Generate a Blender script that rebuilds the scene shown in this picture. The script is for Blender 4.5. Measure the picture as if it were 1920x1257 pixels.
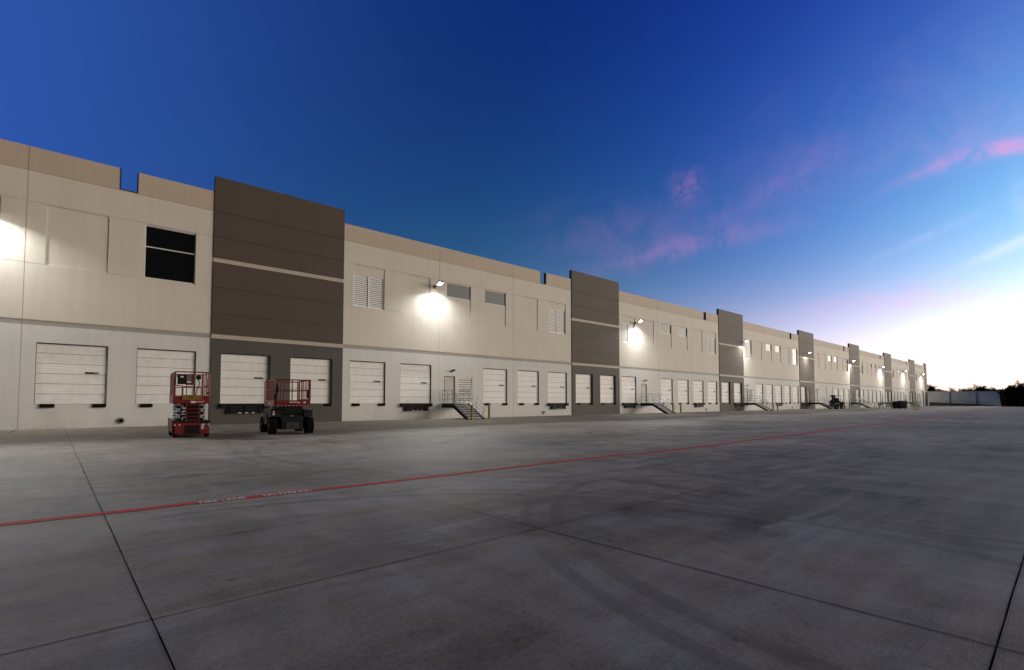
import bpy, bmesh, math, random
from mathutils import Vector, Matrix
R = math.radians
scene = bpy.context.scene
COL = scene.collection
for o in list(bpy.data.objects): bpy.data.objects.remove(o)

# ------------------------------------------------------------------ camera, sky, sun, exposure
YAW, PITCH, FPX = 0.7362, 0.0441, 950.0
cam = bpy.data.cameras.new('camera'); camo = bpy.data.objects.new('camera', cam); COL.objects.link(camo)
cam.sensor_width = 36; cam.lens = 36*FPX/1920; cam.shift_y = (712.3-628.5)/1920
cam.clip_start = .1; cam.clip_end = 6000
camo.location = (1.1923, -33.49, 1.306); camo.rotation_euler = (R(90)+PITCH, 0, -YAW)
scene.camera = camo
scene.view_settings.view_transform = 'Standard'; scene.view_settings.look = 'None'
scene.view_settings.exposure = 0; scene.view_settings.gamma = 1
scene.cycles.max_bounces = 6; scene.cycles.diffuse_bounces = 3; scene.cycles.glossy_bounces = 3
scene.cycles.sample_clamp_indirect = 4

SUN_AZ, SUN_EL = 127.0, 4.0            # azimuth measured from +Y towards +X
sun = bpy.data.lights.new('sun', 'SUN'); suno = bpy.data.objects.new('sun', sun); COL.objects.link(suno)
sun.energy = 2.75; sun.angle = R(44); sun.color = (1, .91, .80)
sd = Vector((math.sin(R(SUN_AZ))*math.cos(R(SUN_EL)), math.cos(R(SUN_AZ))*math.cos(R(SUN_EL)), math.sin(R(SUN_EL))))
suno.rotation_euler = sd.to_track_quat('Z', 'Y').to_euler(); suno.location = (60, -90, 40)

class NB:
    """tiny helper for value / colour maths in a node tree"""
    def __init__(s, nt): s.nt = nt
    def new(s, t, **k):
        n = s.nt.nodes.new(t)
        for a, b in k.items(): setattr(n, a, b)
        return n
    def put(s, sock, v):
        if hasattr(v, 'is_output') or isinstance(v, bpy.types.NodeSocket): s.nt.links.new(v, sock)
        else: sock.default_value = v
    def m(s, op, a, b=0.0, c=0.0, clamp=False):
        n = s.new('ShaderNodeMath', operation=op, use_clamp=clamp)
        s.put(n.inputs[0], a); s.put(n.inputs[1], b); s.put(n.inputs[2], c); return n.outputs[0]
    def vm(s, op, a, b=(0, 0, 0), scale=None):
        n = s.new('ShaderNodeVectorMath', operation=op)
        s.put(n.inputs[0], a); s.put(n.inputs[1], b)
        if scale is not None: s.put(n.inputs['Scale'], scale)
        return n.outputs['Value'] if op in ('DOT_PRODUCT', 'LENGTH', 'DISTANCE') else n.outputs[0]
    def sm(s, x, a, b, lo=0.0, hi=1.0):
        n = s.new('ShaderNodeMapRange', interpolation_type='SMOOTHSTEP')
        s.put(n.inputs[0], x)
        for i, v in zip((1, 2, 3, 4), (a, b, lo, hi)): n.inputs[i].default_value = v
        return n.outputs[0]
    def noise(s, vec, scale, detail=3.0, rough=.55, dist=0.0):
        n = s.new('ShaderNodeTexNoise'); s.put(n.inputs['Vector'], vec)
        n.inputs['Scale'].default_value = scale; n.inputs['Detail'].default_value = detail
        n.inputs['Roughness'].default_value = rough; n.inputs['Distortion'].default_value = dist
        return n.outputs[0]
    def mix(s, f, a, b, typ='MIX'):
        n = s.new('ShaderNodeMix', data_type='RGBA', blend_type=typ)
        s.put(n.inputs[0], f); s.put(n.inputs[6], a); s.put(n.inputs[7], b); return n.outputs[2]

def build_world():
    w = bpy.data.worlds.new('World'); scene.world = w; w.use_nodes = True
    nt = w.node_tree; nt.nodes.clear(); b = NB(nt)
    d = b.vm('NORMALIZE', b.new('ShaderNodeTexCoord').outputs['Generated'])
    sx = b.new('ShaderNodeSeparateXYZ'); nt.links.new(d, sx.inputs[0])
    X_, Y_, Zr = sx.outputs
    z = b.m('MAXIMUM', Zr, 0.0)
    def dirv(az, el=0): return (math.sin(R(az))*math.cos(R(el)), math.cos(R(az))*math.cos(R(el)), math.sin(R(el)))
    u = b.vm('DOT_PRODUCT', d, dirv(103)); u2 = b.vm('DOT_PRODUCT', d, dirv(122))
    ex = lambda v: b.m('EXPONENT', v)
    um1 = b.m('SUBTRACT', u, 1.0); u2m1 = b.m('SUBTRACT', u2, 1.0)
    zz = b.m('MULTIPLY', z, z)
    f1 = ex(b.m('MULTIPLY', um1, 5.0))
    f3 = b.m('POWER', b.m('MAXIMUM', b.m('SUBTRACT', .45, u), 0.0), 1.6)
    f4 = b.m('MULTIPLY', ex(b.m('DIVIDE', z, -.2)), b.m('MAXIMUM', b.m('ADD', u, .3), 0.0))
    f5 = b.m('MULTIPLY', ex(b.m('MULTIPLY', um1, 4.0)), ex(b.m('DIVIDE', zz, -.0256)))
    f7 = ex(b.m('MULTIPLY', um1, 14.0))
    gl = b.m('MULTIPLY', ex(b.m('MULTIPLY', u2m1, 5.0)), ex(b.m('DIVIDE', zz, -.0144)))
    co = {'c': (.0014, .0109, .1195), 'f1': (0, 0, .82), 'f3': (.0435, .133, .45), 'f4': (.105, .49, .42),
          'f5': (1.25, .30, 0), 'f7': (.52, 1.12, .50), 'gl': (2.2, 1.75, 1.3)}
    acc = None
    for k, f in (('c', None), ('f1', f1), ('f3', f3), ('f4', f4), ('f5', f5), ('f7', f7)):
        v = co[k] if f is None else b.vm('SCALE', co[k], scale=f)
        acc = v if acc is None else b.vm('ADD', v, acc)
    # thin high clouds catching the last pink light
    def cloud(az, el, along, la, lp, tilt, nscale, amt, warp=.35, thr=.42):
        c = Vector(dirv(az, el)); e = Vector((math.cos(R(az)), -math.sin(R(az)), 0)); n = c.cross(e)
        if n.z < 0: n = -n
        a = e*math.cos(R(tilt))+n*math.sin(R(tilt)); p = -e*math.sin(R(tilt))+n*math.cos(R(tilt))
        da = b.m('SUBTRACT', b.vm('DOT_PRODUCT', d, tuple(a)), 0.0); dp = b.vm('DOT_PRODUCT', d, tuple(p))
        cu = b.m('SUBTRACT', dp, b.m('MULTIPLY', b.m('MULTIPLY', da, da), along))
        nz = b.noise(b.vm('ADD', b.vm('SCALE', tuple(a), scale=b.m('MULTIPLY', da, 1.0)), b.vm('SCALE', tuple(p), scale=b.m('MULTIPLY', dp, 2.6))), nscale, 5, .6, warp)
        cu = b.m('ADD', cu, b.m('MULTIPLY', b.m('SUBTRACT', nz, .5), lp*2.2))
        g = b.m('ADD', b.m('POWER', b.m('ABSOLUTE', b.m('DIVIDE', da, la)), 2.4), b.m('POWER', b.m('ABSOLUTE', b.m('DIVIDE', cu, lp)), 2.0))
        g = ex(b.m('MULTIPLY', g, -1.0))
        g = b.m('MULTIPLY', g, b.sm(b.noise(b.vm('SCALE', d, scale=1.0), nscale*2.2, 6, .65, .6), thr-.12, thr+.22))
        front = b.sm(b.vm('DOT_PRODUCT', d, tuple(c)), .2, .6)
        return b.m('MULTIPLY', b.m('MULTIPLY', g, front), amt)
    pinks = [(61.5, 16.4, -.3, .17, .02, 10, 7, .30), (66.5, 19.4, .8, .09, .02, 22, 10, .1), (61.6, 22.2, 0, .024, .024, 10, 22, .28),
             (86.6, 20.0, -1.8, .085, .009, -4, 9, 1.1), (85, 21.2, 0, .12, .03, 5, 8, .2), (73.6, 22, 0, .05, .03, 60, 14, .12),
             (70.5, 21, 0, .04, .026, 50, 14, .1), (55, 18, .2, .16, .05, 6, 6, .12), (78, 24, .2, .2, .07, 8, 5, .08), (80, 9, 0, .14, .02, 3, 9, .5)]
    whites = [(87.3, 12.6, .0, .06, .007, 22, 8, .4), (81.5, 14.2, 0, .07, .006, 20, 9, .12), (88, 15.5, 0, .012, .04, 12, 12, .15)]
    for lst, colr in ((pinks, (.50, .17, .33)), (whites, (.75, .62, .6))):
        for c in lst:
            k = cloud(c[0], c[1], c[2], c[3], c[4], c[5], c[6], c[7])
            n = b.mix(b.m('MULTIPLY', k, 1.0), acc, b.vm('ADD', b.vm('SCALE', acc, scale=.55), colr)); acc = n
    # beyond the photographed part of the sky: physical twilight, dim overhead
    sky = b.new('ShaderNodeTexSky', sky_type='NISHITA'); sky.sun_disc = False
    sky.sun_elevation = R(3); sky.sun_rotation = R(SUN_AZ); sky.air_density = 1.2; sky.dust_density = 1.5
    nt.links.new(d, sky.inputs[0]) if len(sky.inputs) else None
    far = b.vm('SCALE', sky.outputs[0], scale=.014)
    m = b.m('MULTIPLY', b.sm(z, .63, .74, 1.0, 0.0), b.sm(Y_, -.35, -.05))
    tot = b.mix(m, far, acc)
    tot = b.vm('ADD', tot, b.vm('SCALE', co['gl'], scale=gl))
    tot = b.mix(b.m('MULTIPLY', ex(b.m('DIVIDE', z, -.032)), .9), tot, b.vm('MULTIPLY', tot, (1.0, .62, .32)))
    low = b.sm(Zr, -.02, 0.0)
    tot = b.mix(low, (.05, .05, .055, 1), tot)
    bg = b.new('ShaderNodeBackground'); nt.links.new(tot, bg.inputs[0]); bg.inputs[1].default_value = 1.0
    out = b.new('ShaderNodeOutputWorld'); nt.links.new(bg.outputs[0], out.inputs[0])
    w.cycles.sampling_method = 'MANUAL'; w.cycles.sample_map_resolution = 1024
build_world()

# ------------------------------------------------------------------ materials
def base_mat(name):
    m = bpy.data.materials.new(name); m.use_nodes = True
    nt = m.node_tree; p = nt.nodes['Principled BSDF']; return m, NB(nt), p
def simple(name, col, rough=.6, metal=0.0, var=.12, scale=6.0, bump=0.0, spec=.5, emit=None):
    m, b, p = base_mat(name)
    pos = b.new('ShaderNodeTexCoord').outputs['Object']
    n = b.noise(pos, scale, 4)
    c2 = tuple(max(0, c*(1-var*2)) for c in col)+(1,)
    b.put(p.inputs['Base Color'], b.mix(b.sm(n, .3, .75), tuple(col)+(1,), c2))
    p.inputs['Roughness'].default_value = rough; p.inputs['Metallic'].default_value = metal
    p.inputs['Specular IOR Level'].default_value = spec
    b.put(p.inputs['Roughness'], b.m('ADD', b.m('MULTIPLY', b.noise(pos, scale*3, 3), .16), rough-.08))
    if bump:
        bn = b.new('ShaderNodeBump'); bn.inputs['Strength'].default_value = bump; bn.inputs['Distance'].default_value = .01
        b.put(bn.inputs['Height'], b.noise(pos, scale*10, 4)); b.put(p.inputs['Normal'], bn.outputs[0])
    if emit:
        p.inputs['Emission Color'].default_value = tuple(emit[0])+(1,); p.inputs['Emission Strength'].default_value = emit[1]
    return m
def paint_wall(name, col, var=.075, spec=.5):
    """textured elastomeric paint on tilt-up concrete: faint cloudiness, drips, scuffs low down, sandy bump"""
    m, b, p = base_mat(name)
    g = b.new('ShaderNodeNewGeometry').outputs['Position']
    big = b.noise(b.vm('MULTIPLY', g, (1, 1, .7)), .55, 4, .6)
    drip = b.noise(b.vm('MULTIPLY', g, (3.2, 1, .16)), 1.0, 4, .6)
    fine = b.noise(g, 9, 4, .7)
    t = b.m('ADD', b.m('MULTIPLY', b.m('SUBTRACT', big, .5), 1.2), b.m('ADD', b.m('MULTIPLY', b.m('SUBTRACT', drip, .5), .9), b.m('MULTIPLY', b.m('SUBTRACT', fine, .5), .5)))
    k = b.m('ADD', 1.0, b.m('MULTIPLY', t, var*2.4))
    c = b.vm('SCALE', col, scale=k)
    sz = b.new('ShaderNodeSeparateXYZ'); b.put(sz.inputs[0], g)
    # splash-back grime at the foot of the wall and small scuffs below the dock doors
    gr = b.m('MULTIPLY', b.sm(sz.outputs[2], .02, .55, 1.0, 0.0), b.sm(b.noise(b.vm('MULTIPLY', g, (1.3, 1, 3)), 1.6, 5, .65), .38, .7))
    sc = b.m('MULTIPLY', b.sm(sz.outputs[2], .9, 1.3, 1.0, 0.0), b.sm(b.noise(b.vm('MULTIPLY', g, (1.2, 1, 1.6)), 2.6, 6, .75, .8), .64, .70))
    c = b.mix(b.m('MULTIPLY', gr, .12), c, (.14, .125, .11, 1)); c = b.mix(b.m('MULTIPLY', sc, .30), c, (.10, .10, .10, 1))
    b.put(p.inputs['Base Color'], c); p.inputs['Roughness'].default_value = .60; p.inputs['Specular IOR Level'].default_value = spec
    bn = b.new('ShaderNodeBump'); bn.inputs['Strength'].default_value = .35; bn.inputs['Distance'].default_value = .012
    b.put(bn.inputs['Height'], b.m('ADD', b.noise(g, 16, 5, .7), b.m('MULTIPLY', big, 3.0))); b.put(p.inputs['Normal'], bn.outputs[0])
    return m

M = {}
M['wall'] = paint_wall('painted wall', (.69, .635, .56))
M['wall_low'] = paint_wall('lamp-greyed wall base', (.68, .68, .665))  # greyer than the upper wall: the lamplight tint is put into the colour
M['fascia'] = paint_wall('tan fascia paint', (.545, .445, .35))
M['belt'] = paint_wall('belt course paint', (.37, .345, .315))
M['dark'] = paint_wall('dark brown paint', (.098, .076, .058), spec=.22)
M['dark_low'] = paint_wall('dark grey paint', (.098, .092, .084), spec=.22)
M['dark_belt'] = paint_wall('light band paint', (.50, .44, .37))
M['jambdark'] = paint_wall('opening lining', (.20, .17, .145))
M['retain'] = paint_wall('pale retaining wall', (.86, .79, .67))
M['door'] = simple('white sectional door steel', (.94, .93, .92), .42, 0, .05, 2.5)
M['slat'] = simple('white louvre aluminium', (.95, .95, .94), .35, 0, .03, 3)
M['mandoor'] = simple('primed steel door', (.62, .58, .56), .5, 0, .05, 2)
M['orange_door'] = simple('primed red door', (.55, .20, .12), .5, 0, .1, 2)
M['frame'] = simple('white window aluminium', (.72, .70, .66), .4, 0, .05, 4)
M['rubber'] = simple('black rubber', (.008, .008, .008), .85, 0, .1, 8, spec=.15)
M['black'] = simple('black steel', (.007, .0075, .009), .6, 0, .15, 6, spec=.2)
M['galv'] = simple('galvanised steel', (.34, .35, .36), .45, .6, .15, 12)
M['tread'] = simple('dark checker plate', (.035, .042, .048), .5, .4, .2, 18)
M['seal'] = simple('door seal', (.045, .045, .045), .7, 0, .1, 5)
M['white'] = simple('white decal', (.72, .70, .68), .45, 0, .05, 20)
M['pink'] = simple('faded decal', (.62, .28, .27), .5, 0, .1, 20)
M['hazard'] = simple('orange reflector', (.75, .18, .04), .4, 0, .1, 30)
M['red'] = simple('red machine paint', (.19, .007, .010), .38, 0, .2, 3, spec=.6)
M['redlit'] = simple('side-lit red cover', (.30, .085, .06), .6, 0, .2, 4)  # red with the pinkish light on the lift's left side painted in
M['armgrey'] = simple('grey scissor arms', (.42, .42, .43), .5, .1, .25, 7)
M['navy'] = simple('dark navy machine paint', (.010, .013, .020), .55, 0, .2, 5, spec=.25)
M['gold'] = simple('yellow machine paint', (.24, .125, .02), .45, 0, .15, 5)
M['yellow'] = simple('bollard yellow', (.38, .25, .045), .5, 0, .22, 5)
M['galvbox'] = simple('grey control box', (.15, .15, .17), .5, 0, .1, 5)
M['bark'] = simple('bark', (.02, .015, .012), .9, 0, .2, 4)
M['twig'] = simple('bare twigs', (.022, .015, .010), .95, 0, .25, .3, spec=0)
M['green'] = simple('green roll door jamb', (.05, .10, .06), .6, 0, .1, 2)
M['roof'] = simple('roof membrane', (.35, .34, .33), .8, 0, .1, .3)
M['liner'] = simple('dark parapet notch liner', (.03, .02, .015), .6)
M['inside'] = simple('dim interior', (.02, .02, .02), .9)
M['brush'] = simple('dry undergrowth', (.010, .009, .006), .95, 0, .3, .4, spec=0)
M['bank'] = simple('dark earth bank', (.05, .045, .035), .95, 0, .3, 1.5, bump=.5)
M['lamp'] = simple('lit lamp lens', (.9, .9, .9), .4, emit=((.97, 1, .97), 90))
M['lampbody'] = simple('lamp housing', (.03, .03, .03), .5)
def glass(name):
    m, b, p = base_mat(name)
    p.inputs['Base Color'].default_value = (.006, .007, .009, 1); p.inputs['Roughness'].default_value = .03
    p.inputs['IOR'].default_value = 1.32
    pos = b.new('ShaderNodeNewGeometry').outputs['Position']
    bn = b.new('ShaderNodeBump'); bn.inputs['Strength'].default_value = .04; bn.inputs['Distance'].default_value = .02
    b.put(bn.inputs['Height'], b.noise(pos, .9, 1)); b.put(p.inputs['Normal'], bn.outputs[0]); return m
M['glass'] = glass('window glass')

def concrete_yard():
    m, b, p = base_mat('yard concrete')
    g = b.new('ShaderNodeNewGeometry').outputs['Position']
    s = b.new('ShaderNodeSeparateXYZ'); b.put(s.inputs[0], g); X_, Y_ = s.outputs[0], s.outputs[1]
    flat = b.new('ShaderNodeCombineXYZ'); b.put(flat.inputs[0], X_); b.put(flat.inputs[1], Y_); fl = flat.outputs[0]
    big = b.noise(b.vm('MULTIPLY', fl, (.6, 1, 1)), .22, 5, .6, .4)
    mid = b.noise(b.vm('MULTIPLY', fl, (.7, 1.3, 1)), .95, 6, .65, .5)
    drag = b.noise(b.vm('MULTIPLY', fl, (.22, 1.9, 1)), 1.5, 5, .62, .35)
    drag2 = b.noise(b.vm('MULTIPLY', fl, (1.6, .5, 1)), 1.1, 5, .62, .7)
    fine = b.noise(fl, 26, 5, .7)
    broom = b.noise(b.vm('MULTIPLY', fl, (6, 70, 1)), 1.0, 2)
    cen = lambda n, k: b.m('MULTIPLY', b.m('SUBTRACT', n, .5), k)
    t = b.m('ADD', b.m('ADD', cen(big, .9), cen(mid, .75)), b.m('ADD', b.m('ADD', cen(drag, .42), cen(drag2, .5)), b.m('ADD', cen(fine, .42), b.m('ADD', cen(broom, .10), cen(b.noise(fl, 95, 3, .7), .45)))))
    val = b.m('ADD', 1.0, b.m('MULTIPLY', t, 2.35))
    base = b.mix(b.sm(mid, .35, .66), (.252, .210, .160, 1), (.216, .196, .170, 1))
    c = b.vm('SCALE', base, scale=val)
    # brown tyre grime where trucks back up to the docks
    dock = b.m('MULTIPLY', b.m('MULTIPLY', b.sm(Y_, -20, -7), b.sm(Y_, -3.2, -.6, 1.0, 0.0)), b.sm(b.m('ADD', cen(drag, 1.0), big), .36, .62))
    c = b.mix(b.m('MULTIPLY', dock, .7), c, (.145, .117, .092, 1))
    st = b.sm(b.noise(b.vm('MULTIPLY', fl, (.8, 1.5, 1)), .42, 6, .7, 1.2), .55, .70)
    c = b.mix(b.m('MULTIPLY', st, .72), c, (.15, .125, .10, 1))
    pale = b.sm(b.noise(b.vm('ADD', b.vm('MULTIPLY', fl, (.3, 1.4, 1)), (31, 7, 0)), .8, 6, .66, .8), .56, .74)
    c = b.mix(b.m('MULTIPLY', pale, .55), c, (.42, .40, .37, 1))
    spots = b.sm(b.noise(fl, 3.4, 2, .5, .2), .735, .77)
    c = b.mix(b.m('MULTIPLY', spots, .6), c, (.05, .045, .042, 1))
    vor = b.new('ShaderNodeTexVoronoi', feature='DISTANCE_TO_EDGE'); vor.inputs['Scale'].default_value = .34

    wob = b.new('ShaderNodeTexNoise'); b.put(wob.inputs['Vector'], fl); wob.inputs['Scale'].default_value = 1.7; wob.inputs['Detail'].default_value = 5
    b.put(vor.inputs['Vector'], b.vm('ADD', fl, b.vm('SCALE', wob.outputs[1], scale=.9)))
    crk = b.m('MULTIPLY', b.sm(vor.outputs['Distance'], .0005, .0026, 1.0, 0.0), b.sm(b.noise(fl, .30, 2), .56, .62))
    c = b.mix(b.m('MULTIPLY', crk, .7), c, (.05, .045, .04, 1))
    grit = b.sm(b.noise(fl, 11, 2, .5), .70, .74); c = b.mix(b.m('MULTIPLY', grit, .35), c, (.06, .055, .05, 1))
    blu = b.sm(b.noise(b.vm('ADD', b.vm('MULTIPLY', fl, (.7, 1.1, 1)), (5, 77, 0)), .5, 6, .7, .9), .46, .66)
    c = b.mix(b.m('MULTIPLY', blu, .45), c, b.vm('MULTIPLY', c, (.90, 1.0, 1.28)))
    # curved scrub marks left by turning tyres
    ring = None
    for cx_, cy_, r_, wd, a in ((9.3, -33.2, 5.3, .12, .5), (9.3, -33.2, 5.65, .10, .42), (12.2, -31.5, 4.6, .10, .45), (12.2, -31.5, 4.95, .09, .38), (2.4, -31.4, 4.9, .11, .4), (2.4, -31.4, 5.25, .09, .35),
                                (14, -21, 9, .14, .35), (14, -21, 9.5, .12, .3), (-3, -15, 12, .16, .35), (26, -30, 13, .2, .3), (40, -12, 16, .25, .3)):
        dd = b.vm('DISTANCE', fl, (cx_, cy_, 0))
        k = b.m('MULTIPLY', b.sm(b.m('ABSOLUTE', b.m('SUBTRACT', dd, r_)), wd*.4, wd, a, 0.0), b.sm(b.noise(fl, .45, 3, .6, .2), .40, .54))
        ring = k if ring is None else b.m('MAXIMUM', ring, k)
    c = b.mix(ring, c, (.10, .088, .078, 1))
    b.put(p.inputs['Base Color'], c)
    b.put(p.inputs['Roughness'], b.m('ADD', .74, b.m('MULTIPLY', cen(mid, 1.0), .35)))
    p.inputs['Specular IOR Level'].default_value = .16
    bn = b.new('ShaderNodeBump'); bn.inputs['Strength'].default_value = .5; bn.inputs['Distance'].default_value = .006
    b.put(bn.inputs['Height'], b.m('ADD', b.m('ADD', fine, b.m('MULTIPLY', broom, .7)), b.m('MULTIPLY', mid, 1.6))); b.put(p.inputs['Normal'], bn.outputs[0])
    return m
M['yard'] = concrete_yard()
def line_paint(name, col, worn, thr):
    m, b, p = base_mat(name)
    g = b.new('ShaderNodeNewGeometry').outputs['Position']
    n = b.noise(b.vm('MULTIPLY', g, (1.5, 4, 1)), 3.5, 6, .75, .4); n2 = b.noise(g, .8, 3)
    k = b.sm(b.m('ADD', n, b.m('MULTIPLY', b.m('SUBTRACT', n2, .5), .5)), thr-.05, thr+.1)
    b.put(p.inputs['Base Color'], b.mix(b.m('MULTIPLY', k, .85), col+(1,), worn+(1,)))
    p.inputs['Roughness'].default_value = .8; p.inputs['Specular IOR Level'].default_value = .08; return m
M['redline'] = line_paint('red lane paint', (.56, .035, .03), (.34, .12, .095), .60)
M['whiteline'] = line_paint('white stencil paint', (.85, .83, .80), (.55, .2, .17), .66)
M['joint'] = simple('joint sealant', (.006, .006, .006), .95, 0, .2, 5, spec=0)

# ------------------------------------------------------------------ mesh helpers
class MB:
    def __init__(s): s.v = []; s.f = []; s.mi = []; s.k = 0
    def poly(s, pts):
        i = len(s.v); s.v += [tuple(p) for p in pts]; s.f.append(tuple(range(i, i+len(pts)))); s.mi.append(s.k)
    def box(s, x0, x1, y0, y1, z0, z1, mtx=None):
        i = len(s.v); P = [(x, y, z) for z in (z0, z1) for y in (y0, y1) for x in (x0, x1)]
        if mtx is not None: P = [tuple(mtx @ Vector(p)) for p in P]
        s.v += P
        for q in ((0, 2, 3, 1), (4, 5, 7, 6), (0, 1, 5, 4), (2, 6, 7, 3), (0, 4, 6, 2), (1, 3, 7, 5)):
            s.f.append(tuple(i+a for a in q)); s.mi.append(s.k)
    def obox(s, c, half, rot):
        s.box(-half[0], half[0], -half[1], half[1], -half[2], half[2], Matrix.Translation(c) @ rot.to_4x4())
    def tube(s, path, r, n=8, cap=True, r1=None):
        path = [Vector(p) for p in path]; L = len(path); base = len(s.v); up = None
        for i, p in enumerate(path):
            t = (path[min(i+1, L-1)]-path[max(i-1, 0)]).normalized()
            a = t.orthogonal().normalized() if up is None else (up-t*up.dot(t)).normalized()
            up = a; c = t.cross(a); rr = r if r1 is None else r+(r1-r)*i/(L-1)
            for j in range(n):
                an = 2*math.pi*j/n; s.v.append(tuple(p+(a*math.cos(an)+c*math.sin(an))*rr))
        for i in range(L-1):
            for j in range(n):
                q = base+i*n; s.f.append((q+j, q+(j+1) % n, q+n+(j+1) % n, q+n+j)); s.mi.append(s.k)
        if cap:
            s.f.append(tuple(base+j for j in reversed(range(n)))); s.mi.append(s.k)
            s.f.append(tuple(base+(L-1)*n+j for j in range(n))); s.mi.append(s.k)
    def disc_cyl(s, c, axis, r, w, n=24):
        a = Vector(axis).normalized(); c = Vector(c); s.tube([c-a*w/2, c+a*w/2], r, n)
    def build(s, name, mats, parent=None, smooth=False, bevel=0.0, loc=None):
        me = bpy.data.meshes.new(name); me.from_pydata(s.v, [], s.f)
        for m in (mats if isinstance(mats, (list, tuple)) else [mats]): me.materials.append(m)
        me.polygons.foreach_set('material_index', s.mi)
        bm = bmesh.new(); bm.from_mesh(me)
        if bevel:
            bmesh.ops.bevel(bm, geom=[e for e in bm.edges if len(e.link_faces) == 2 and e.calc_face_angle(0) > .9], offset=bevel, segments=2, affect='EDGES', profile=.6, clamp_overlap=True)
        bmesh.ops.recalc_face_normals(bm, faces=bm.faces) if not getattr(s, 'keep', False) else None
        bm.to_mesh(me); bm.free()
        if smooth: me.polygons.foreach_set('use_smooth', [True]*len(me.polygons)); me.set_sharp_from_angle(angle=R(38))
        o = bpy.data.objects.new(name, me); COL.objects.link(o)
        if parent: o.parent = parent
        if loc: o.location = loc
        return o
def tag(o, label, cat=None, group=None):
    o['label'] = label
    if cat: o['category'] = cat
    if group: o['group'] = group
    return o
def thing(name, label, cat, loc=(0, 0, 0), rz=0, group=None):
    o = bpy.data.objects.new(name, None); COL.objects.link(o); o.location = loc; o.rotation_euler = (0, 0, rz)
    o.empty_display_size = .3; return tag(o, label, cat, group)
def structure(o): o['kind'] = 'structure'; return o
def copy_tree(o, parent=None):
    c = o.copy(); COL.objects.link(c); c.parent = parent
    for ch in list(o.children): copy_tree(ch, c)
    return c

# ------------------------------------------------------------------ ground, yard, joints, markings
g = MB(); g.poly([(-2500, -2500, -.06), (3500, -2500, -.06), (3500, 2500, -.06), (-2500, 2500, -.06)])
structure(g.build('ground', M['bank']))
g = MB()
xs = [-70+i*10 for i in range(34)]; ys = [0, -10, -20, -30, -40, -60, -90, -130]
for i in range(len(xs)-1):
    for j in range(len(ys)-1):
        g.poly([(xs[i], ys[j+1], 0), (xs[i+1], ys[j+1], 0), (xs[i+1], ys[j], 0), (xs[i], ys[j], 0)])
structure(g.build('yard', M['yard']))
def joint(pts, w, seed):
    rnd = random.Random(seed); mb = MB(); a, b_ = Vector(pts[0]), Vector(pts[1]); L = (b_-a).length; n = max(8, int(L/.22)); d = (b_-a)/L; s = Vector((-d.y, d.x, 0))
    row = []
    off = 0
    for i in range(n+1):
        c = a+d*L*i/n; off = off*.9+rnd.uniform(-1, 1)*.0012; k = w*(.75+.5*rnd.random())
        if rnd.random() < .012: k *= 2.6
        row.append((c+s*(off+k/2), c+s*(off-k/2)))
    for i in range(n):
        (p, q), (r_, t) = row[i], row[i+1]; mb.poly([(p.x, p.y, .004), (q.x, q.y, .004), (t.x, t.y, .004), (r_.x, r_.y, .004)])
    return structure(mb.build('expansion_joint', M['joint']))
joint([(1.655, -.8, 0), (1.70, -70, 0)], .008, 1)
joint([(4.96, -20, 0), (4.96, -29.4, 0)], .006, 2); joint([(4.96, -29.4, 0), (4.96, -70, 0)], .009, 22)
joint([(-40, -29.66, 0), (9, -29.76, 0)], .008, 3); joint([(9, -29.76, 0), (60, -29.8, 0)], .006, 33)
joint([(3.2, -33.18, 0), (60, -33.18, 0)], .009, 4); joint([(-40, -33.18, 0), (3.2, -33.18, 0)], .009, 44)
joint([(-.04, -.02, 0), (-.12, -3.2, 0)], .035, 5)
joint([(-1.65, -12, 0), (-1.65, -70, 0)], .009, 6); joint([(8.27, -27, 0), (8.27, -70, 0)], .009, 7); joint([(-40, -36.7, 0), (60, -36.7, 0)], .008, 8)
for i, x in enumerate((16.5, 33, 49.5, 66, 82.5, 99)): joint([(x, -.5, 0), (x, -70, 0)], .008, 60+i)
joint([(-40, -12.2, 0), (150, -12.2, 0)], .007, 9)

mk = thing('fire_lane_marking', 'worn red fire lane stripe with white stencilled lettering along the concrete yard', 'painted line', (0, 0, 0))
mb = MB(); rnd = random.Random(5); n = 460; row = []
for i in range(n+1):
    x = -40+i*(262/n) if i > 200 else -40+i*.5
x = -40.0; xsl = []
while x < 222: xsl.append(x); x += .25 if x < 25 else 1.6
for x in xsl:
    c = -25.80-.14*min(1, max(0, (x-1)/4))+(0 if x < 12 else -.25*math.exp(-((x-15)/6)**2)) + max(0, x-28)*.0155
    h = .082
    j1 = rnd.uniform(-.008, .008); j2 = rnd.uniform(-.008, .008)
    row.append((x, c+h+j1, c-h+j2))
for a, b_ in zip(row, row[1:]): mb.poly([(a[0], a[2], .005), (b_[0], b_[2], .005), (b_[0], b_[1], .005), (a[0], a[1], .005)])
mb.build('stripe', M['redline'], mk)
def lettering(txt, x0, x1, yc, h):
    cu = bpy.data.curves.new('lettering', 'FONT'); cu.body = txt; cu.size = 1; cu.align_x = 'LEFT'
    t = bpy.data.objects.new('tmp', cu); COL.objects.link(t); bpy.context.view_layer.update()
    dg = bpy.context.evaluated_depsgraph_get(); me = bpy.data.meshes.new_from_object(t.evaluated_get(dg)); bpy.data.objects.remove(t)
    vx = [v.co.x for v in me.vertices]; vy = [v.co.y for v in me.vertices]
    for v in me.vertices:
        v.co.x = x0+(v.co.x-min(vx))/(max(vx)-min(vx))*(x1-x0); v.co.y = yc-h/2+(v.co.y-min(vy))/(max(vy)-min(vy))*h; v.co.z = .009
    me.name = 'lettering'; me.materials.clear(); me.materials.append(M['whiteline'])
    o = bpy.data.objects.new('lettering', me); COL.objects.link(o); o.parent = mk; return o
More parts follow.
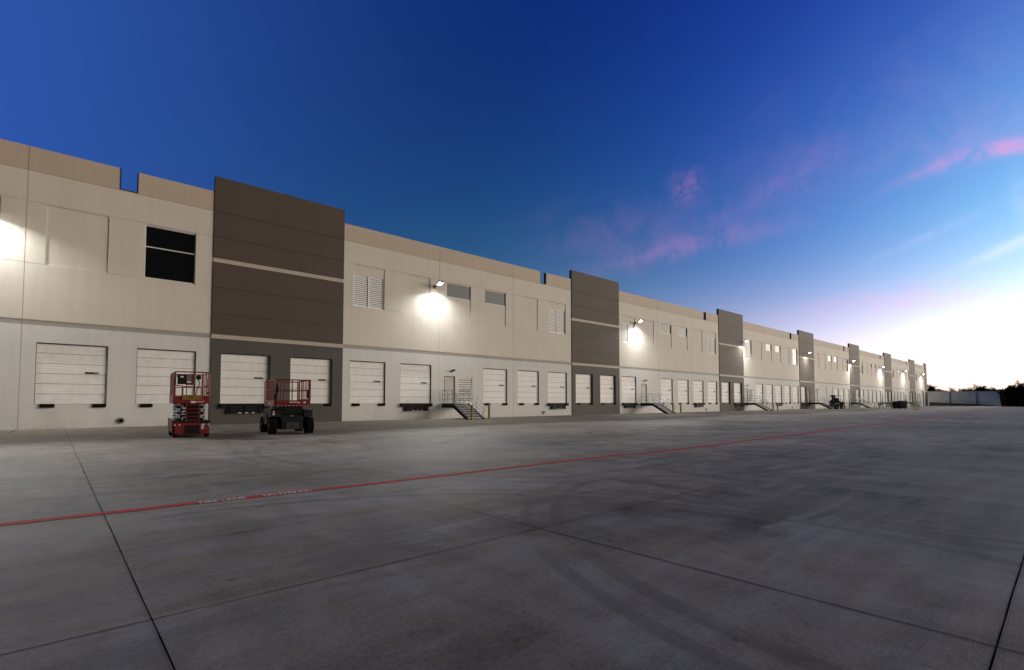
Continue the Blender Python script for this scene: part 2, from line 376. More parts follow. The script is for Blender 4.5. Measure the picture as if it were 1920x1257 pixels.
lettering('FIRE LANE', 2.64, 3.18, -25.885, .15); lettering('NO PARKING', 3.41, 4.06, -25.91, .15)

# ------------------------------------------------------------------ the warehouse
P = 7.92; TOP = 13.71; SILL = 1.21
wh = thing('warehouse', 'very long two-tone tan and brown concrete warehouse lined with white dock doors', 'warehouse', (0, 0, 0))
# one relief panel: a grid of cells, each with a depth behind the face; None = open
def relief(name, x0, x1, zt, ops, zones, parent, out=0.0, thick=.26):
    us = {0.0, x1-x0}; zs = {0.0, zt}
    for o in ops: us |= {o[0], o[1]}; zs |= {o[2], o[3]}
    for z0, z1, mi in zones: zs |= {z0, z1}
    us = sorted(round(u, 4) for u in us if -1e-6 <= u <= x1-x0+1e-6); zs = sorted(round(z, 4) for z in zs if -1e-6 <= z <= zt+1e-6)
    us = sorted(set(us)); zs = sorted(set(zs)); nu, nz = len(us)-1, len(zs)-1
    D = [[0.0]*nz for _ in range(nu)]; K = [[0]*nz for _ in range(nu)]
    for i in range(nu):
        for j in range(nz):
            uc = (us[i]+us[i+1])/2; zc = (zs[j]+zs[j+1])/2
            for z0, z1, mi in zones:
                if z0 < zc < z1: K[i][j] = mi
            for o in ops:
                if o[0] < uc < o[1] and o[2] < zc < o[3]:
                    D[i][j] = o[4]
                    if len(o) > 5 and o[5] is not None: K[i][j] = o[5]
    m = MB(); m.keep = False
    Y = lambda d: d-out
    for i in range(nu):
        for j in range(nz):
            a, b_, c, d_ = us[i], us[i+1], zs[j], zs[j+1]; dp = D[i][j]; m.k = K[i][j]
            if dp is not None:
                m.poly([(a, Y(dp), c), (b_, Y(dp), c), (b_, Y(dp), d_), (a, Y(dp), d_)])
                m.poly([(a, thick, c), (a, thick, d_), (b_, thick, d_), (b_, thick, c)])
            me_ = thick+out if dp is None else dp
            for (ii, jj, e) in ((i-1, j, 'l'), (i+1, j, 'r'), (i, j-1, 'b'), (i, j+1, 't')):
                inside = 0 <= ii < nu and 0 <= jj < nz
                nd = (D[ii][jj] if inside else 'edge')
                if nd == 'edge':
                    if dp is None: continue
                    lo, hi = dp, thick+out; kk = K[i][j]
                else:
                    ndv = thick+out if nd is None else nd
                    if ndv <= me_+1e-6: continue
                    lo, hi = me_, ndv; kk = K[i][j]
                    if dp is None: continue
                m.k = kk
                if e in 'lr':
                    x = a if e == 'l' else b_
                    m.poly([(x, Y(lo), c), (x, Y(lo), d_), (x, Y(hi), d_), (x, Y(hi), c)])
                else:
                    z = c if e == 'b' else d_
                    m.poly([(a, Y(lo), z), (b_, Y(lo), z), (b_, Y(hi), z), (a, Y(hi), z)])
    o = m.build(name, [M['wall'], M['wall_low'], M['fascia'], M['belt'], M['dark'], M['dark_low'], M['dark_belt'], M['jambdark']], parent, loc=(x0, 0, 0))
    return o

def gh(z, w, u0=0, u1=P, d=.022): return (u0, u1, z-w/2, z+w/2, d)
INS = ((.72, 3.12), (4.66, 7.04))
DOCK = ((.53, 3.26), (4.47, 7.2))

# ---- shared meshes for doors, louvres, windows
def mesh_door(w=2.73, h=2.99):
    m = MB(); nsec = 6; hs = h/nsec; prof = []
    for i in range(nsec):
        z0 = i*hs
        prof += [(z0+.0, .04), (z0+.006, .04), (z0+.008, 0)]
        for q in (.22, .44, .66, .86):
            z = z0+hs*q; prof += [(z-.024, 0), (z-.014, .014), (z+.006, .014), (z+.018, 0)]
        prof += [(z0+hs-.008, 0), (z0+hs-.006, .04)]
    for (z0, y0), (z1, y1) in zip(prof, prof[1:]):
        m.k = 1 if max(y0, y1) > .039 else 0
        m.poly([(0, y0, z0), (w, y0, z0), (w, y1, z1), (0, y1, z1)])
    return m
def mesh_seal(w=2.73, h=2.99):
    m = MB(); m.box(0, .022, -.08, -.003, 0, h); m.box(w-.022, w, -.08, -.003, 0, h); m.box(.022, w-.022, -.08, -.003, h-.05, h); m.box(0, w, -.06, -.003, -.02, 0)
    return m
PROTO = {}
def proto(key, fn):
    if key not in PROTO: PROTO[key] = fn().data
    return PROTO[key]
def part(name, key, fn, parent, loc):
    if key not in PROTO:
        o = fn(); PROTO[key] = o.data
    else:
        o = bpy.data.objects.new(name, PROTO[key]); COL.objects.link(o)
    o.name = name; o.parent = parent; o.location = loc; return o
def bumper_mesh():
    m = MB()
    for k in range(7): m.box(.004+k*.066, .062+k*.066, -.105, 0, -.185, 0)
    m.box(.0, .468, -.09, -.01, -.15, -.03)
    for x in (-.035, .475): m.box(x, x+.035, -.08, 0, -.17, 0)
    return m.build('bumper', M['rubber'])
def leveler_mesh():
    m = MB(); m.box(0, 2.74, -.22, 0, -.04, 0); m.box(.02, .30, -.26, 0, -.26, -.04); m.box(2.42, 2.7, -.26, 0, -.26, -.04)
    m.box(.32, 2.4, -.14, 0, -.58, -.04); m.box(.32, 2.4, -.2, -.14, -.13, -.05); m.box(.32, 2.4, -.2, -.14, -.58, -.5)
    for x in (.5, 1.3, 2.1): m.box(x, x+.05, -.19, -.14, -.5, -.13)
    m.k = 1
    for x in (.95, 1.32, 1.68): m.box(x, x+.17, -.215, -.2, -.57, -.52)
    return m.build('dock_leveler', [M['black'], M['white']])
def slot_mesh(hz=False):
    m = MB(); m.box(0, .52, -.022, -.001, 0, .085); m.box(.03, .36 if hz else .49, -.03, -.022, .02, .065)
    m.k = 1
    if hz: m.box(.36, .47, -.031, -.022, .015, .07); m.box(.40, .43, -.034, -.031, .02, .065)
    return m.build('view_slot', [M['black'], M['hazard']])
def dock_door(x, bump='LR', lev=False, hz=False, back=.10):
    d = part('dock_door', 'door', lambda: mesh_door().build('dock_door', [M['door'], M['seal']]), wh, (x, back, SILL))
    part('door_seal', 'seal', lambda: mesh_seal().build('door_seal', M['seal']), d, (0, 0, 0))
    part('view_slot', 'slot%d' % hz, lambda: slot_mesh(hz), d, (1.86, 0, 1.53))
    if lev: part('dock_leveler', 'lev', leveler_mesh, d, (0, -back, 0))
    else:
        if 'L' in bump: part('bumper', 'bump', bumper_mesh, d, (.24, -back, 0))
        if 'R' in bump: part('bumper', 'bump', bumper_mesh, d, (2.21, -back, 0))
    return d
def louvre_mesh(w, h, name, bays=2, pitch=.135):
    m = MB(); f = .05
    m.box(0, w, -.02, .05, 0, f); m.box(0, w, -.02, .05, h-f, h); m.box(0, f, -.02, .05, f, h-f); m.box(w-f, w, -.02, .05, f, h-f)
    bw = w/bays
    for k in range(1, bays): m.box(bw*k-.035, bw*k+.035, -.03, .05, f, h-f)
    n = int((h-2*f)/pitch); p_ = (h-2*f)/n
    for k in range(bays):
        a = f if k == 0 else bw*k+.035; c = w-f if k == bays-1 else bw*(k+1)-.035
        for i in range(n):
            z = f+p_*(i+.5); rot = Matrix.Rotation(R(9), 3, 'X')
            m.obox(Vector(((a+c)/2, .02, z)), ((c-a)/2, .004, .050*p_/.135), rot)
    m.k = 1; m.box(.01, w-.01, .088, .098, .01, h-.01)
    return m.build(name, [M['slat'], M['inside']])
def window(x, w, z0, z1, mull=None, back=.10):
    h = z1-z0; f = .05
    def fr():
        m = MB(); m.box(0, w, -.03, .04, 0, f); m.box(0, w, -.03, .04, h-f, h); m.box(0, f, -.03, .04, f, h-f); m.box(w-f, w, -.03, .04, f, h-f)
        if mull: m.box(f, w-f, -.03, .04, mull-z0-.03, mull-z0+.03)
        return m.build('window', M['frame'])
    key = 'win%.2f%.2f%s' % (w, h, mull)
    o = part('window', key, fr, wh, (x, back, z0))
    def pn():
        m = MB(); m.box(f, w-f, .0, .012, f, h-f); return m.build('pane', M['glass'])
    part('pane', key+'p', pn, o, (0, 0, 0)); return o
def person_door(x, w=1.02, z1=3.36, mat='mandoor', z0=1.2):
    def fr():
        m = MB(); h = z1-z0; m.box(-.05, 0, -.04, .1, 0, h+.05); m.box(w, w+.05, -.04, .1, 0, h+.05); m.box(0, w, -.04, .1, h, h+.05); return m.build('person_door', M['jambdark'])
    o = part('person_door', 'pd%.2f%.2f' % (w, z1), fr, wh, (x, .03, z0))
    def slab():
        m = MB(); m.box(.0, w, .03, .075, .01, z1-z0-.005); return m.build('door_leaf', M[mat])
    part('door_leaf', 'pdl%.2f%.2f%s' % (w, z1, mat), slab, o, (0, 0, 0))
    def hd():
        m = MB(); m.box(.06, .10, -.01, .03, .95, 1.2); m.tube([(.08, -.04, 1.05), (.2, -.04, 1.05)], .012, 6); m.tube([(.08, -.04, 1.05), (.08, .03, 1.05)], .012, 6); return m.build('handle', M['galv'])
    part('handle', 'pdh', hd, o, (0, 0, 0)); return o
def pipe_sleeve(x, z=.33):
    def f():
        m = MB(); n = 24
        def ring(r, y): return [(math.cos(2*math.pi*i/n)*r, y, math.sin(2*math.pi*i/n)*r) for i in range(n)]
        rs = [ring(.17, 0), ring(.17, -.05), ring(.12, -.05), ring(.12, -.10), ring(.095, -.10), ring(.095, .02)]
        for a, b_ in zip(rs, rs[1:]):
            for i in range(n): m.poly([a[i], a[(i+1) % n], b_[(i+1) % n], b_[i]])
        m.k = 1; m.poly(ring(.095, .0)); return m.build('pipe_sleeve', [M['galv'], M['inside']])
    return part('pipe_sleeve', 'sleeve', f, wh, (x, 0, z))

def bay(i, A='', B='', d1='LR', d2='LR', extra=(), notch=False, hz=False, doors=(), w=P):
    """a light panel. A/B: '' blank inset, 'L' louvre, 'S' short window, 'T' tall window, 'W' short window only; d1/d2: 'LR', 'V' leveler, '' none"""
    x0 = i*P
    zones = [(0, 5.02, 1), (5.02, 5.27, 3), (5.27, 12.52, 0), (12.52, TOP, 2)]
    e = .011
    ops = [(0, w, 5.02, 5.27, .012, 3), (0, w, 5.268, 5.285, .03), (0, w, 5.005, 5.022, .0, 1), gh(12.52, .022), gh(11.03, .02), gh(8.02, .02), gh(SILL, .012, d=.010)]
    for k, (a, b_) in zip((A, B), INS):
        if b_ > w: continue
        ops.append((a, b_, 8.03, 10.98, .045))
        if k == 'T': ops.append((a, b_, 8.05, 10.95, None))
        if k == 'S': ops.append((a, b_, 9.80, 10.95, None))
        if k == 'L': ops.append((a, b_-.06, 8.03, 10.32, None))
    if notch: ops.append((3.50, 4.30, 12.56, TOP, None))
    for k, (a, b_) in zip((d1, d2), DOCK):
        if k:
            ops.append((a, b_, SILL, 4.20, None)); ops.append((a-.06, b_+.06, .975, .99, .012))
        if k == 'V': ops += [(a+.72, a+.735, .02, .62, .01), (a+2.0, a+2.015, .02, .62, .01)]
    for o in doors: ops.append((o[1], o[2], o[3], o[4], None))
    ops += list(extra)
    ops += [(0, e, 0, TOP, .02), (w-e, w, 0, TOP, .02)]
    relief('wall_panel', x0, x0+w, TOP, ops, zones, wh)
    if notch:
        def ln():
            m = MB(); m.box(3.505, 3.55, -.015, .30, 12.565, TOP-.004); m.box(4.25, 4.295, -.015, .30, 12.565, TOP-.004); m.box(3.55, 4.25, -.015, .30, 12.565, 12.61); return m.build('overflow_liner', M['liner'])
        part('overflow_liner', 'liner', ln, wh, (x0, 0, 0))
    for k, (a, b_) in zip((A, B), INS):
        if b_ > w: continue
        if k == 'T': window(x0+a, b_-a, 8.05, 10.95, mull=9.78)
        if k == 'S': window(x0+a, b_-a, 9.80, 10.95)
        if k == 'L': part('louver_vent', 'lv', lambda: louvre_mesh(2.34, 2.29, 'louver_vent'), wh, (x0+a, .09, 8.03))
    for n_, (k, (a, b_)) in enumerate(zip((d1, d2), DOCK)):
        if k: dock_door(x0+a, k, k == 'V', hz and n_ == 0)
    for o in doors:
        if o[0] == 'P': person_door(x0+o[1]+.05, o[2]-o[1]-.1, o[4]-.05, z0=o[3])
        if o[0] == 'L': part('louver_door', 'ld', lambda: louvre_mesh(1.5, 2.15, 'louver_door', 1, .18), wh, (x0+o[1], .05, o[3]))

def dark_bay(i, w=P, d1='LR', d2='LR', doors=(), orange=False):
    x0 = i*P; T2 = 14.62
    zones = [(0, 5.02, 5), (5.02, 5.27, 6), (5.27, 9.52, 4), (9.52, 9.77, 6), (9.77, T2, 4)]
    ops = [gh(12.52, .03, d=.03), gh(11.03, .03, d=.03), gh(8.02, .03, d=.03), gh(6.45, .03, d=.03), (0, w, 9.52, 9.77, .02, 6), (0, w, 5.02, 5.27, .02, 6), gh(SILL, .012, d=.01)]
    for k, (a, b_) in zip((d1, d2), DOCK):
        if k: ops.append((a, b_, SILL, 4.20, None)); ops.append((a-.06, b_+.06, .975, .99, .012))
    for o in doors: ops.append((o[1], o[2], o[3], o[4], None))
    relief('accent_panel', x0, x0+w, T2, ops, zones, wh, out=.06)
    for n_, (k, (a, b_)) in enumerate(zip((d1, d2), DOCK)):
        if k: dock_door(x0+a, k, k == 'V', back=.13)
    for o in doors: person_door(x0+o[1]+.05, o[2]-o[1]-.1, o[4]-.05, z0=o[3], mat='orange_door' if orange else 'mandoor')

PD = lambda a, b_, z=3.40: ('P', a, b_, 1.2, z)
LD = lambda a: ('L', a, a+1.5, 1.2, 3.35)
# panels in view, left to right
dark_bay(-3); bay(-2, 'L', '', 'LR', 'V'); bay(-1, '', '', '', ''); bay(0, '', 'T', 'LR', 'LR', notch=True, hz=True)
pipe_sleeve(3.87)
dark_bay(1, d1='V', d2='LR')
bay(2, 'L', '', 'LR', 'V'); bay(3, 'S', 'S', '', 'LR', doors=(PD(.50, 1.56), LD(1.83))); bay(4, '', 'L', 'LR', 'V', notch=True); pipe_sleeve(4*P+3.87)
dark_bay(5)
bay(6, 'L', '', 'V', '', doors=(PD(4.30, 5.40),)); bay(7, 'S', 'S', 'LR', 'LR'); bay(8, '', 'L', 'V', 'LR', notch=True); pipe_sleeve(8*P+3.87)
dark_bay(9, d2='V')
bay(10, 'T', '', '', 'LR', doors=(PD(.28, 1.34), LD(1.55))); bay(11, 'S', 'S', 'LR', 'V'); bay(12, '', 'T', 'LR', 'LR', notch=True); pipe_sleeve(12*P+3.87)
dark_bay(13, d1='V', d2='', doors=(PD(3.95, 5.15),), orange=True)
bay(14, '', '', '', '', doors=(PD(.60, 1.75, 3.6),), extra=((3.9, 7.4, 0.0, 4.6, .05),)); bay(15, 'S', 'S', '', 'LR', extra=((.2, 3.3, 0.0, 4.6, .05),)); bay(16, '', 'T', 'V', 'LR', notch=True); pipe_sleeve(16*P+3.87)
dark_bay(17, d1='', d2='LR', doors=(('P', .15, 1.2, 1.2, 3.4), ('P', 1.45, 2.5, 1.2, 3.4)))
bay(18, 'L', '', 'LR', 'LR'); bay(19, 'S', 'S', 'LR', 'LR'); bay(20, '', 'L', 'V', '', notch=True, doors=(PD(4.25, 5.3),))
dark_bay(21)
bay(22, 'L', '', 'LR', 'V'); bay(23, 'S', 'S', 'LR', 'LR'); bay(24, '', 'T', '', 'LR', notch=True, doors=(PD(.6, 1.7),))
dark_bay(25)
bay(26, 'L', '', 'LR', 'LR')
bay(27, '', '', '', '', extra=((1.1, 5.1, 0.02, 4.98, None),))
m = MB(); m.k = 0
for q in range(10): m.box(0, 4.0, .16, .18, .02+q*.5, .50+q*.5)
m.k = 1; m.box(3.86, 4.0, -.05, .16, 0, 5.0); m.box(0, 3.86, -.04, .16, 4.88, 5.0)
m.build('rolling_door', [M['door'], M['green']], wh, loc=(27*P+1.1, 0, 0))
dark_bay(28, w=3.84, d1='', d2='')
XE = 28*P+3.84
# end wall, roof and rear
m = MB(); m.box(XE-.26, XE-.003, .262, 110, 0, 13.7); m.build('end_wall', M['dark'], wh)
m = MB(); m.box(-3*P, XE-.27, .262, 110, 12.2, 12.3); m.build('roof', M['roof'], wh)
m = MB(); m.box(-3*P, -3*P+.25, .262, 110, 0, 13.7); m.build('end_wall', M['wall'], wh)
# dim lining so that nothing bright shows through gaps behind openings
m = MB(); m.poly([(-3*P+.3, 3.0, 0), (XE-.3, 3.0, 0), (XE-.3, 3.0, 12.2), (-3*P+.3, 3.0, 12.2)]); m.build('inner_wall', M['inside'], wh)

# ------------------------------------------------------------------ flood lamps on the wall
THROW = 10500
def make_flood(label, x, z, energy, out=.0, head=(.0, 1.0)):
    t = thing('flood_lamp', label, 'wall lamp', (x, -out, z), group='flood lamps along the warehouse wall')
    m = MB(); m.box(-.09, .09, -.05, 0, -.13, .13); m.build('wall_plate', M['lampbody'], t, bevel=.008)
    m = MB(); m.tube([(0, -.05, 0), (0, -.42, .03), (0, -.5, .10)], .034, 8); m.disc_cyl((0, -.42, .03), (1, 0, 0), .06, .1, 12); m.build('arm', M['lampbody'], t, smooth=True)
    tilt = Matrix.Rotation(R(-27), 3, 'X')
    m = MB(); m.obox(Vector((0, -.70, .16)), (.22, .24, .05), tilt)
    for k in range(7): m.obox(Vector((-.18+k*.06, -.68, .22)), (.008, .18, .02), tilt)
    m.build('housing', M['lampbody'], t, bevel=.006)
    m = MB(); m.obox(Vector((0, -.70, .16))+tilt @ Vector((0, 0, -.058)), (.15, .16, .007), tilt); m.build('lens', M['lamp'], t)
    L = bpy.data.lights.new('lamp_light', 'AREA'); L.shape = 'RECTANGLE'; L.size = .36; L.size_y = .40; L.spread = R(156); L.energy = energy; L.color = (.97, 1, .96)
    lo = bpy.data.objects.new('lamp_light', L); COL.objects.link(lo); lo.parent = t
    lo.location = Vector((0, -.70, .16))+tilt @ Vector((0, 0, -.075)); lo.rotation_euler = (R(-27), 0, 0)
    # the optic's forward throw: a wide flat beam across the yard that dies out past the fire lane
    S = bpy.data.lights.new('lamp_throw', 'SPOT'); S.energy = THROW*energy/FL; S.spot_size = R(33); S.spot_blend = .9; S.shadow_soft_size = .15; S.color = (1, .965, .91)
    so = bpy.data.objects.new('lamp_throw', S); COL.objects.link(so); so.parent = t
    so.location = Vector((0, -.70, .16))+tilt @ Vector((0, -.05, -.09)); so.rotation_euler = (R(-59), 0, 0); so.scale = (5.5, 1, 1)
    return t
FL = 540
for x, out, lab in ((-1.45, 0, 'lit flood lamp on the tan wall left of the nearest dock door'),
                    (23.3, 0, 'brightly lit flood lamp just left of a small window, nearest whole lamp in view'),
                    (50.7, 0, 'lit flood lamp just right of the louvre after the second brown panel'),
                    (78.7, .06, 'lit flood lamp at the right edge of the third brown panel by a tall window'),
                    (106.2, .06, 'lit flood lamp in the middle of the fourth brown accent panel'),
                    (134.9, .06, 'lit flood lamp at the left edge of the fifth brown accent panel'),
                    (161.9, 0, 'lit flood lamp on the pale wall just before the sixth brown accent panel'),
                    (188.6, 0, 'lit flood lamp on the pale wall between small windows and the seventh brown panel'),
                    (215.4, 0, 'farthest lit flood lamp, above the green-jambed rolling door')):
    make_flood(lab, x, 10.4, FL*(.85+.9*max(0, x-20)/195), out)
def make_door_lamp(label, x, z, out=0):
    t = thing('door_lamp', label, 'wall lamp', (x, -out, z), group='small unlit lamps over the personnel doors')
    m = MB(); m.box(-.07, .07, -.04, 0, -.1, .1); m.build('wall_plate', M['lampbody'], t, bevel=.006)
    m = MB(); m.tube([(0, -.04, 0), (0, -.2, .05)], .02, 8)
    rot = Matrix.Rotation(R(-25), 3, 'X'); m.obox(Vector((0, -.28, .06)), (.13, .12, .035), rot); m.build('housing', M['lampbody'], t)
for x, lab in ((24.95, 'small unlit lamp over the personnel door of the nearest staircase'), (6*P+4.85, 'small unlit lamp over the personnel door of the second staircase'),
               (10*P+.8, 'small unlit lamp over the personnel door of the third staircase'), (13*P+4.5, 'small unlit lamp over the reddish door on a brown panel'),
               (14*P+1.2, 'small unlit lamp over the tall pale door right of the reddish door')):
    make_door_lamp(lab, x, 3.78, .06 if 13*P < x < 14*P else 0)

# ------------------------------------------------------------------ exterior stairs
def make_stairs(label, X, L=1.5, W=1.62, H=1.2, proto_=None):
    t = thing('staircase', label, 'staircase', (X, 0, 0), group='steel staircases down from the personnel doors')
    run = 1.95; nst = 6
    m = MB(); m.box(0, W, -L, -.07, H-.05, H); m.k = 1
    m.box(0, .06, -L, -.07, H-.33, H-.05); m.box(W-.06, W, -L, -.07, H-.33, H-.05); m.box(.06, W-.06, -L, -L+.06, H-.27, H-.05); m.box(.06, W-.06, -.13, -.07, H-.27, H-.05)
    for y in [-L*.35, -L*.68]: m.box(.06, W-.06, y-.03, y+.03, H-.2, H-.05)
    m.build('landing', [M['tread'], M['black']], t)
    ang = math.atan2(H, run)
    for x in (0, W-.05):
        m = MB(); y0, z0 = -L, H
        m.poly([(x, y0, z0-.02), (x, y0-run, .0+.10), (x, y0-run-.02, 0), (x, y0-run+.28, 0), (x, y0, z0-.30)]); m.poly([(x+.05, y0, z0-.02), (x+.05, y0, z0-.30), (x+.05, y0-run+.28, 0), (x+.05, y0-run-.02, 0), (x+.05, y0-run, .10)])
        pts = [(y0, z0-.02), (y0-run, .10), (y0-run-.02, 0), (y0-run+.28, 0), (y0, z0-.30)]
        for a, b_ in zip(pts, pts[1:]+pts[:1]): m.poly([(x, a[0], a[1]), (x+.05, a[0], a[1]), (x+.05, b_[0], b_[1]), (x, b_[0], b_[1])])
        m.build('stringer', M['black'], t)
    for k in range(nst):
        z = H-(k+1)*H/(nst+1); y = -L-(k+.08)*run/(nst+.4)
        m = MB(); m.box(.052, W-.052, y-.30, y, z-.035, z); m.box(.052, W-.052, y-.012, y, z, z+.13); m.k = 1; m.box(.06, W-.06, y-.315, y-.30, z-.03, z+.002)
        m.build('step', [M['tread'], M['galv']], t)
    def rail(x, full_side):
        r = .021; m = MB(); top = H+1.05
        for hz_ in (1.05, .70, .35):
            m.tube([(x, -.12 if full_side else -.12, H+hz_), (x, -L, H+hz_)], r, 6)
            m.tube([(x, -L, H+hz_), (x, -L-run*.93, H*.07+hz_)], r, 6)
        for y in (-.12, -L*.55, -L+.01): m.tube([(x, y, H-.2), (x, y, top)], r, 6)
        for f in (.48, .93): m.tube([(x, -L-run*f, H*(1-f)-.02), (x, -L-run*f, H*(1-f)+1.05)], r, 6)
        # handrail with returned loop at the foot
        hx = x+(.09 if x < W/2 else -.09); m.tube([(hx, -L+.35, H+.88), (hx, -L, H+.88), (hx, -L-run*.93, H*.07+.86), (hx, -L-run*.93-.26, .84), (hx, -L-run*.93-.36, .74), (hx, -L-run*.93-.33, .60), (hx, -L-run*.93-.2, .55), (hx, -L-run*.93, .55)], .018, 6)
        for f in (.0, .5, .93): m.tube([(x, -L-run*f, H*(1-f)+.80), (hx, -L-run*f, H*(1-f)+.87)], .012, 5)
        m.build('handrail', M['galv'], t, smooth=True)
    rail(.025, True); rail(W-.025, True)
    return t
make_stairs('nearest steel staircase with pipe rails, between two yellow bollards and the louvred door', 24.0, 1.50)
make_stairs('second steel staircase from the left, just right of the second brown panel', 51.5, 1.6)
make_stairs('third steel staircase from the left, right of the third brown accent panel', 79.2, 1.55, 2.0)
make_stairs('fourth steel staircase from the left, with a wide dark landing beside the dark machine', 106.8, 2.0, 2.6)
make_stairs('fifth steel staircase from the left, on the fifth brown accent panel', 134.6, 1.5)
make_stairs('sixth steel staircase from the left, behind the black dumpster', 162.6, 1.45)
make_stairs('farthest steel staircase, right of the black dumpster', 190.3, 1.45)

# ------------------------------------------------------------------ bollards
def make_bollard():
    t = thing('bollard', '', 'bollard', group='yellow bollards in front of the docks')
    m = MB(); r = .085; n = 16; prof = [(r, 0), (r, 1.02), (r*.92, 1.07), (r*.7, 1.11), (r*.35, 1.135), (.001, 1.14)]
    for (r0, z0), (r1, z1) in zip(prof, prof[1:]):
        for j in range(n):
            a0, a1 = 2*math.pi*j/n, 2*math.pi*(j+1)/n
            m.poly([(math.cos(a0)*r0, math.sin(a0)*r0, z0), (math.cos(a1)*r0, math.sin(a1)*r0, z0), (math.cos(a1)*r1, math.sin(a1)*r1, z1), (math.cos(a0)*r1, math.sin(a0)*r1, z1)])
    m.build('post', M['yellow'], t, smooth=True)
    m = MB(); m.disc_cyl((0, 0, .012), (0, 0, 1), .13, .024, 16); m.build('footing', M['retain'], t); return t
b0 = make_bollard()
BL = [(23.81, 4.2, 'yellow bollard at the foot of the nearest staircase, left one of the pair'), (25.42, 4.2, 'yellow bollard just right of the nearest staircase, right one of the pair'),
      (51.3, 4.3, 'brownish yellow bollard against the foot of the second staircase'), (52.95, 4.3, 'yellow bollard standing clear, right of the second staircase'),
      (78.8, 4.35, 'yellow bollard against the foot of the third staircase'), (80.45, 4.35, 'yellow bollard standing clear, right of the third staircase'),
      (113.9, 2.4, 'yellow bollard first to the right of the dark machine and bin'), (117.0, 2.6, 'yellow bollard second to the right of the dark machine'),
      (120.0, 2.6, 'yellow bollard third to the right of the dark machine'), (123.5, 2.6, 'yellow bollard fourth to the right of the dark machine'),
      (139.8, 3.4, 'yellow bollard left of the pair past the fifth staircase'), (143.2, 3.3, 'yellow bollard right of the pair past the fifth staircase'),
      (110.3, 10.5, 'yellow bollard left of two standing out in the yard before the sixth staircase'), (112.4, 10.6, 'yellow bollard right of two standing out in the yard before the sixth staircase'),
      (119.5, 10.5, 'yellow bollard just left of the black dumpster'), (94.9, 17.9, 'left of three yellow bollards out in the yard right of the dumpster'),
      (95.7, 18.0, 'middle of three yellow bollards out in the yard right of the dumpster'), (98.6, 17.8, 'right of three yellow bollards out in the yard right of the dumpster')]
for i, (x, o_, lab) in enumerate(BL):
    t = b0 if i == 0 else copy_tree(b0)
    t.location = (x, -o_, 0); t['label'] = lab; t.rotation_euler = (R(.8*math.sin(i*3)), R(.9*math.cos(i*5)), i)

# ------------------------------------------------------------------ scissor lifts
def wheel(parent, c, r, w, hub, lug=False, side=1):
    m = MB(); x, y, z = c; n = 28
    prof = [(r*.62, -w/2), (r*.93, -w/2), (r, -w/2+.03), (r, w/2-.03), (r*.93, w/2), (r*.62, w/2)]
    for (r0, a0), (r1, a1) in zip(prof, prof[1:]):
        for j in range(n):
            t0, t1 = 2*math.pi*j/n, 2*math.pi*(j+1)/n
            m.poly([(a0, math.cos(t0)*r0, math.sin(t0)*r0), (a0, math.cos(t1)*r0, math.sin(t1)*r0), (a1, math.cos(t1)*r1, math.sin(t1)*r1), (a1, math.cos(t0)*r1, math.sin(t0)*r1)])
    if lug:
        for j in range(18):
            for sgn in (-1, 1):
                a = 2*math.pi*(j+(.5 if sgn > 0 else 0))/18
                rot = Matrix.Rotation(a, 3, 'X') @ Matrix.Rotation(R(38)*sgn, 3, 'Z')
                m.obox(Vector((sgn*w*.24, -math.sin(a)*(r+.008), math.cos(a)*(r+.008))), (w*.29, .022, .018), rot)
    tyre_o = m.build('wheel', M['rubber'], parent, smooth=False, loc=(x, y, z))
    m = MB(); m.disc_cyl((0, 0, 0), (1, 0, 0), r*.63, w*.72, 20); m.disc_cyl((side*w*.38, 0, 0), (1, 0, 0), r*.25, w*.12, 12)
    for q in range(6):
        a = q*math.pi/3; m.disc_cyl((side*w*.37, math.cos(a)*r*.42, math.sin(a)*r*.42), (1, 0, 0), r*.07, w*.06, 6)
    m.build('rim', M[hub], tyre_o, smooth=False); return tyre_o

